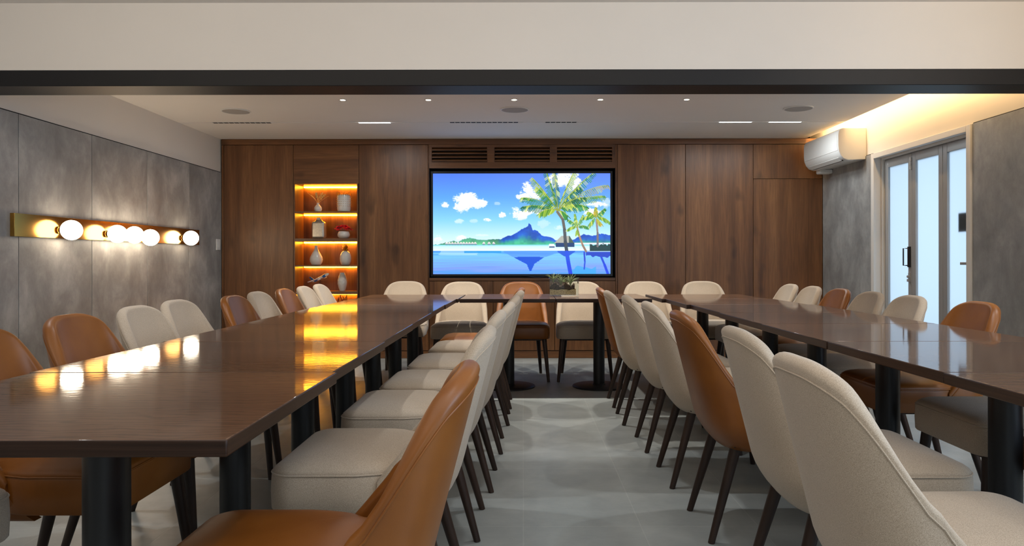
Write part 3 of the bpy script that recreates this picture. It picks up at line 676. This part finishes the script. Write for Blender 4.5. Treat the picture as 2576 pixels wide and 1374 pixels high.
for x0, x1, l in ((-1.547, -1.247, 'alone on the niche side of the ceiling'), (1.850, 2.153, 'first of the pair on the door side'), (2.318, 2.618, 'second of the pair, nearest the air conditioner')):
    t = thing('linear_light', 'short white linear ceiling light ' + l, 'ceiling light', ((x0 + x1) / 2, 6.925, ZC), 'linear ceiling lights')
    h = (x1 - x0) / 2
    fr = MB(); fr.box(-h - .004, h + .004, -.024, -.020, -.003, 0); fr.box(-h - .004, h + .004, .020, .024, -.003, 0); fr.box(-h - .004, -h, -.020, .020, -.003, 0); fr.box(h, h + .004, -.020, .020, -.003, 0)
    fr.build('frame', 'white', t); box(-h, h, -.020, .020, -.002, 0).build('diffuser', 'led', t)
    area('linear_beam', (0, 0, -.01), (0, 0, 0), 2 * h, .04, 4.5, (.9, .97, 1), t)
for x0, x1, l in ((-2.92, -2.33, 'nearest the globe lamp wall'), (-.69, .0, 'before the television centre'), (.21, .52, 'shortest, before the television')):
    t = thing('air_slot', 'thin dark ceiling air slot ' + l, 'air slot', ((x0 + x1) / 2, 6.925, ZC), 'ceiling air slots')
    h = (x1 - x0) / 2
    fr = MB(); fr.box(-h, h, -.030, -.025, -.002, 0); fr.box(-h, h, .025, .030, -.002, 0); fr.build('frame', 'white', t)
    sl = MB(); n = int(h * 2 / .05)
    for q in range(n): sl.box(-h + q * .05 + .003, -h + q * .05 + .044, -.025, .025, -.001, 0)
    sl.build('slot', 'dark', t)
# cove strip beside the wall
structure(box(3.031, 3.040, PY1 + .02, YB - .02, 2.375, 2.40).build('cove_light_strip', 'cove'), 'warm strip light in the ceiling cove')

# ------------------------------------------------------------------ air conditioner
AO = (XR + .012, 7.30, 1.985)
ac = thing('air_conditioner', 'white split air conditioner mounted high on the wall beside the wood wall', 'air conditioner', AO)
prof = [(0, .005), (-.17, -.004), (-.215, .012), (-.245, .045), (-.263, .09), (-.268, .14), (-.268, .24), (-.262, .27), (-.245, .290), (-.22, .298), (0, .298)]
pb = MB().prism(prof, -.42, .42); pb.build('body', 'white', ac, bevel=.006, seg=3)
pc = MB().prism([(x * 1.006 - .001, z) for x, z in prof[4:9]] + [(x * .97, z) for x, z in reversed(prof[4:9])], -.405, .405); pc.build('front_panel', 'white', ac, bevel=.002)
lo = MB(); lo.prism([(-.205, .004), (-.236, .030), (-.240, .026), (-.208, -.002)], -.36, .36); lo.prism([(-.10, -.004), (-.195, -.008), (-.195, -.003), (-.10, .0)], -.36, .36); lo.build('louvre', 'white', ac)
gp = MB(); gp.prism([(-.201, .001), (-.2065, .006), (-.2045, .0075), (-.199, .003)], -.37, .37); gp.build('outlet_gap', 'dark', ac)
pv = MB(); pv.box(-.15, -.01, .30, .40, -.045, .002); pv.build('pipe_cover', 'white', ac, bevel=.015, seg=3)

# ------------------------------------------------------------------ tables
def table_proto(wx, wy, br):
    t = thing('dining_table', '', 'table')
    tp = box(-wx / 2, wx / 2, -wy / 2, wy / 2, .72, .75).build('tabletop', 'table', t, bevel=.003)
    tp.data.materials.append(M['table_edge'])
    for p in tp.data.polygons: p.material_index = 0 if p.normal.z > .5 else 1
    MB().lathe([(.047, .018), (.047, .716)], n=40).build('pole', 'black', t)
    MB().lathe([(br - .002, 0), (br, .004), (br - .001, .010), (br - .012, .015), (.057, .019), (.052, .026), (.047, .03)], n=56).build('base_plate', 'black', t)
    box(-.2, .2, -.2, .2, .712, .720).build('mounting_plate', 'black', t, bevel=.002)
    learn(t); return t
Ta = table_proto(.815, .741, .085); Tb = table_proto(.745, .81, .22); first = {Ta: True, Tb: True}
def place_table(proto, x, y, rz, label):
    o = proto if first[proto] else copy_tree(proto); first[proto] = False
    o.location = (x, y, 0); o.rotation_euler = (0, 0, R(rz)); o['label'] = label; o['group'] = 'glossy dark wood tables joined in a U'
ORD = ['nearest the camera', 'second from the camera', 'third from the camera', 'fourth from the camera', 'fifth from the camera', 'sixth from the camera', 'at the far corner by the niche']
for k in range(7):
    place_table(Ta, [-.905, -.918, -.926, -.93, -.936, -.928, -.912][k], 1.225 + .745 * k + .3725, [.3, -.1, 0, .1, 0, -.2, 0][k], 'glossy dark table in the globe lamp row, ' + ORD[k])
ORD[6] = 'at the far corner by wood panels'
for k in range(7):
    place_table(Ta, [1.52, 1.522, 1.52, 1.522, 1.53, 1.505, 1.475][k], 1.205 + .745 * k + .3725, [0, .1, 0, .2, 0, -.2, .3][k], 'glossy dark table in the glass door row, ' + ORD[k])
place_table(Tb, -.121, 6.105, 0, 'glossy dark wood table under the television, on the niche side')
place_table(Tb, .628, 6.105, 0, 'glossy dark wood table under the television, carrying the glass planter')

# ------------------------------------------------------------------ chairs
RIM = [(0, 0), (.2, .005), (.371, .032), (.45, .07), (.515, .122), (.57, .183), (.62, .245), (.8, .32), (1, .39)]
def zrim(a):
    for k in range(len(RIM) - 1):
        if a <= RIM[k + 1][0] or k == len(RIM) - 2: break
    sl = lambda i: 0 if i == 0 else (RIM[min(i + 1, len(RIM) - 1)][1] - RIM[i - 1][1]) / (RIM[min(i + 1, len(RIM) - 1)][0] - RIM[i - 1][0])
    (x0, d0), (x1, d1) = RIM[k], RIM[k + 1]; h = x1 - x0; t = (a - x0) / h
    return .85 - ((2 * t ** 3 - 3 * t * t + 1) * d0 + (t ** 3 - 2 * t * t + t) * h * sl(k) + (3 * t * t - 2 * t ** 3) * d1 + (t ** 3 - t * t) * h * sl(k + 1))
def shell_pt(s, z):
    a = abs(s); t = (z - .345) / .5; k = min(1, max(0, (z - .345) / .11))
    Wd = (.247 - .038 * t) * (1 - .15 * (1 - k) ** 2.2); yb = -.222 - .26 * (z - .345) + .034 * (1 - k) ** 2.2; B = .13
    if a <= .62:
        ph = (a / .62) ** 1.35 * math.pi / 2
        x = Wd * math.sin(ph) ** .72; y = yb + B * (1 - max(0, math.cos(ph)) ** .72)
    else: x = Wd; y = yb + B + (a - .62) / .38 * .08
    return Vector((x * (1 if s >= 0 else -1), y, z))
def shell_n(s, z):
    e = .012; d = shell_pt(min(1, s + e), z) - shell_pt(max(-1, s - e), z)
    return Vector((d.y, -d.x, 0)).normalized()
def chair_proto(mat, name):
    t = thing(name, '', 'chair')
    NS, NV = 72, 20
    rings = []
    for i in range(NS + 1):
        s = -1 + 2 * i / NS; a = abs(s); zr = zrim(a); th = .042 - .012 * max(0, (a - .5) / .5); col = []
        n = {}
        for j in range(NV + 1):
            z = .345 + (zr - .018 - .345) * j / NV; col.append(shell_pt(s, z))
        nt = shell_n(s, zr - .018); pt = shell_pt(s, zr - .018)
        for q in range(1, 8):
            an = math.pi * q / 8; col.append(pt - nt * (th / 2 * (1 - math.cos(an))) + Vector((0, 0, .018 * math.sin(an))))
        for j in range(NV, -1, -1):
            z = .345 + (zr - .018 - .345) * j / NV; col.append(shell_pt(s, z) - shell_n(s, z) * (th + .012 * math.sin(math.pi * min(1, max(0, (z - .5) / .3))) * (1 - a)))
        rings.append(col)
    m = MB(); L = len(rings[0]); vs = [p for c_ in rings for p in c_]; fs = []
    for i in range(NS):
        for j in range(L - 1): fs.append((i * L + j, (i + 1) * L + j, (i + 1) * L + j + 1, i * L + j + 1))
        fs.append((i * L + L - 1, (i + 1) * L + L - 1, (i + 1) * L, i * L))
    half = L // 2
    for e in (0, NS):
        for j in range(half): fs.append((e * L + j, e * L + j + 1, e * L + L - 2 - j, e * L + L - 1 - j) if j < half - 1 or L - 2 - j != j + 1 else (e * L + j, e * L + j + 1, e * L + L - 1 - j))
    back = m.add(vs, fs).build('backrest', mat, t, angle=60)
    pp = MB(); P = []
    for i in range(NS + 1):
        s = -.98 + 1.96 * i / NS; z = zrim(abs(s)) - .034; P.append(shell_pt(s, z) + shell_n(s, z) * .0004)
    pp.tube(P, .0022, 6).build('seam', mat, back)
    # seat cushion
    def outline(inset, n=10):
        y0, y1 = -.165 + inset, .258 - inset; pts = []
        def hw(y): return (.2435 if y > .02 else .2435 - .06 * ((.02 - y) / .185) ** 1.2) - inset
        rf = max(.01, .062 - inset * .6); hwf = .2435 - inset
        for (cx, cy, a0, r, sg) in ((hwf - rf, y1 - rf, 0, rf, 1), (-(hwf - rf), y1 - rf, 90, rf, -1)):
            for k in range(n + 1):
                a = R(a0 + 90 * k / n); pts.append([cx + r * math.cos(a), cy + r * math.sin(a) - 0])
        rb = .05; hwb = hw(y0)
        for k in range(1, 7): y = (y1 - rf) + (y0 + rb - y1 + rf) * k / 7; pts.append([-hw(y), y])
        for a0, cx in ((180, -(hwb - rb)), (270, hwb - rb)):
            for k in range(n + 1):
                a = R(a0 + 90 * k / n); pts.append([cx + rb * math.cos(a), y0 + rb + rb * math.sin(a)])
        for k in range(6, 0, -1): y = (y1 - rf) + (y0 + rb - y1 + rf) * k / 7; pts.append([hw(y), y])
        for p in pts:
            if p[1] > 0: p[1] += .010 * (1 - (p[0] / .25) ** 2) * (p[1] / .258)
        return pts
    lv = [(.372, .012), (.370, .004), (.375, 0), (.42, -.002), (.463, 0), (.469, .0025), (.4715, .004), (.475, .0025), (.483, .007), (.491, .018), (.498, .036), (.505, .07), (.510, .12)]
    m = MB(); vs, fs = [], []; n = len(outline(0))
    for z, ins in lv: vs += [(x, y, z) for x, y in outline(ins)]
    for i in range(len(lv) - 1):
        for k in range(n): fs.append((i * n + k, i * n + (k + 1) % n, (i + 1) * n + (k + 1) % n, (i + 1) * n + k))
    vs.append((0, .05, .513)); ci = len(vs) - 1
    fs += [((len(lv) - 1) * n + k, (len(lv) - 1) * n + (k + 1) % n, ci) for k in range(n)] + [tuple(range(n - 1, -1, -1))]
    seat = m.add(vs, fs).build('seat', mat, t, angle=60)
    MB().tube([(x, y, .4717) for x, y in outline(.0012)], .0028, 6, True).build('seam', mat, seat)
    fr = MB(); fr.box(-.19, .19, -.16, .225, .354, .374); fr.build('seat_frame', 'leg', t, bevel=.004)
    for sx in (1, -1):
        for p0, p1 in (((.196 * sx, .212, .368), (.232 * sx, .252, 0)), ((.150 * sx, -.140, .36), (.178 * sx, -.242, 0))):
            MB().cone(p1, p0, .0125, .0215, 14).build('leg', 'leg', t, angle=50)
    learn(t); return t
CB = chair_proto('fabric', 'upholstered_chair'); CL = chair_proto('leather', 'leather_chair'); cfirst = {CB: True, CL: True}
def place_chair(kind, x, y, rz, label, group):
    p = CB if kind == 'B' else CL
    o = p if cfirst[p] else copy_tree(p); cfirst[p] = False
    o.location = (x, y, 0); o.rotation_euler = (0, 0, R(rz + random.uniform(-.6, .6))); o['label'] = label; o['group'] = group
ON = ['first', 'second', 'third', 'fourth', 'fifth', 'sixth', 'seventh', 'eighth', 'ninth', 'tenth']
DESC = {'B': 'beige fabric chair', 'L': 'tan leather chair'}
def row(lst, rz, where, group):
    for k, (kind, x, y) in enumerate(lst):
        place_chair(kind, x, y, rz, '%s %s, %s in row from camera' % (DESC[kind], where, ON[k]), group)
row([('B', -1.52, 1.60), ('L', -1.345, 2.20), ('L', -1.378, 2.75), ('B', -1.40, 3.26), ('B', -1.46, 3.76), ('L', -1.37, 4.26), ('B', -1.408, 4.76), ('L', -1.40, 5.26), ('B', -1.405, 5.76), ('B', -1.42, 6.255)],
    -90, 'along the globe lamp wall', 'chairs between the globe lamp wall and its table row')
row([('L', -.434, 1.42), ('B', -.43, 2.21), ('B', -.415, 2.92), ('B', -.385, 3.50), ('B', -.365, 4.155), ('B', -.34, 4.84), ('L', -.335, 5.36)],
    90, 'on aisle side of globe lamp tables', 'aisle chairs of the globe lamp side row')
row([('B', .897, 1.54), ('B', .957, 2.19), ('L', .937, 2.90), ('B', .925, 3.55), ('B', .912, 4.18), ('B', .88, 4.84), ('L', .885, 5.40)],
    -90, 'on aisle side of glass door tables', 'aisle chairs of the glass door side row')
row([('L', 1.862, 2.16), ('B', 1.83, 2.75), ('L', 1.848, 3.49), ('B', 1.853, 4.107), ('B', 1.868, 4.604), ('L', 1.885, 5.10), ('B', 1.89, 5.596), ('B', 1.90, 6.091)],
    90, 'along the glass door wall', 'chairs between the glass doors and the table row')
for k, (kind, x, y, l) in enumerate((('B', -1.13, 6.775, 'before the dark wood panel beside the lit niche'), ('B', -.56, 6.58, 'under the niche side half of the television'), ('L', -.015, 6.58, 'facing the camera under the middle of the television'),
                                  ('B', .535, 6.58, 'facing the camera behind the glass planter'), ('B', 1.135, 6.58, 'before the first wood panel past the television'), ('B', 1.68, 6.62, 'before the second wood panel past the television'))):
    place_chair(kind, x, y, 180, DESC[kind] + ' ' + l, 'chairs under the television wall')

# ------------------------------------------------------------------ glass planter
PO = (.338, 6.14, .7506)
gp = thing('glass_planter', 'rectangular glass planter of air plants over bark and gravel on the far table', 'planter', PO)
hw, hd, H = .122, .07, .150
g = MB(); th = .004
vs = []
for x, y in ((-hw, -hd), (hw, -hd), (hw, hd), (-hw, hd)): vs += [(x, y, 0), (x, y, H)]
for x, y in ((-hw + th, -hd + th), (hw - th, -hd + th), (hw - th, hd - th), (-hw + th, hd - th)): vs += [(x, y, .010), (x, y, H)]
fs = [(0, 6, 4, 2), (8, 10, 12, 14)]
for k in range(4):
    a, b = 2 * k, 2 * ((k + 1) % 4); fs += [(a, b, b + 1, a + 1), (8 + a, 8 + a + 1, 8 + b + 1, 8 + b), (a + 1, b + 1, 8 + b + 1, 8 + a + 1)]
g.add(vs, fs).build('glass_box', 'glass', gp, bevel=.001, smooth=False)
def heap(x0, x1, z0, z1, amp, seed):
    rng = random.Random(seed); nx, ny = 26, 14; m = MB(); vs, fs = [], []; y0, y1 = -hd + th + .001, hd - th - .001
    for i in range(nx + 1):
        for j in range(ny + 1): vs.append((x0 + (x1 - x0) * i / nx, y0 + (y1 - y0) * j / ny, z1 + amp * (rng.random() - .5) + amp * .8 * math.sin(i * .55 + seed)))
    N = len(vs); q = lambda i, j: i * (ny + 1) + j
    for i in range(nx):
        for j in range(ny): fs.append((q(i, j), q(i + 1, j), q(i + 1, j + 1), q(i, j + 1)))
    rim = [q(i, 0) for i in range(nx + 1)] + [q(nx, j) for j in range(1, ny + 1)] + [q(i, ny) for i in range(nx - 1, -1, -1)] + [q(0, j) for j in range(ny - 1, 0, -1)]
    for k in rim: vs.append((vs[k][0], vs[k][1], z0))
    for k in range(len(rim)): fs.append((rim[k], N + k, N + (k + 1) % len(rim), rim[(k + 1) % len(rim)]))
    return m.add(vs, fs)
o = heap(-hw + th + .001, hw - th - .02, .012, .058, .010, 1).build('gravel', 'gravel', gp); o['kind'] = 'stuff'
o = heap(-hw + th + .001, hw - th - .03, .058, .094, .022, 5).build('bark', 'soil', gp); o['kind'] = 'stuff'
for k, (x, y, z, s_) in enumerate(((-.085, 0, .11, 1.0), (-.02, .01, .09, 1.0), (.055, -.01, .085, 1.1), (.015, -.02, .09, .7))):
    m = MB(); rng = random.Random(k + 3)
    for q in range(22):
        a = rng.uniform(0, 6.28); L = s_ * rng.uniform(.06, .105); le = rng.uniform(.25, 1.1); c_, sn = math.cos(a), math.sin(a)
        P = [(x + c_ * L * math.sin(le * u) * u * .9, y + sn * L * math.sin(le * u) * u * .55, z + L * u * (1.05 - .35 * le * u)) for u in (0, .25, .5, .75, 1)]
        m.tube(P, [.004 * s_, .0042 * s_, .0032 * s_, .002 * s_, .0005], 5)
    m.build('air_plant', 'greenleaf', gp)
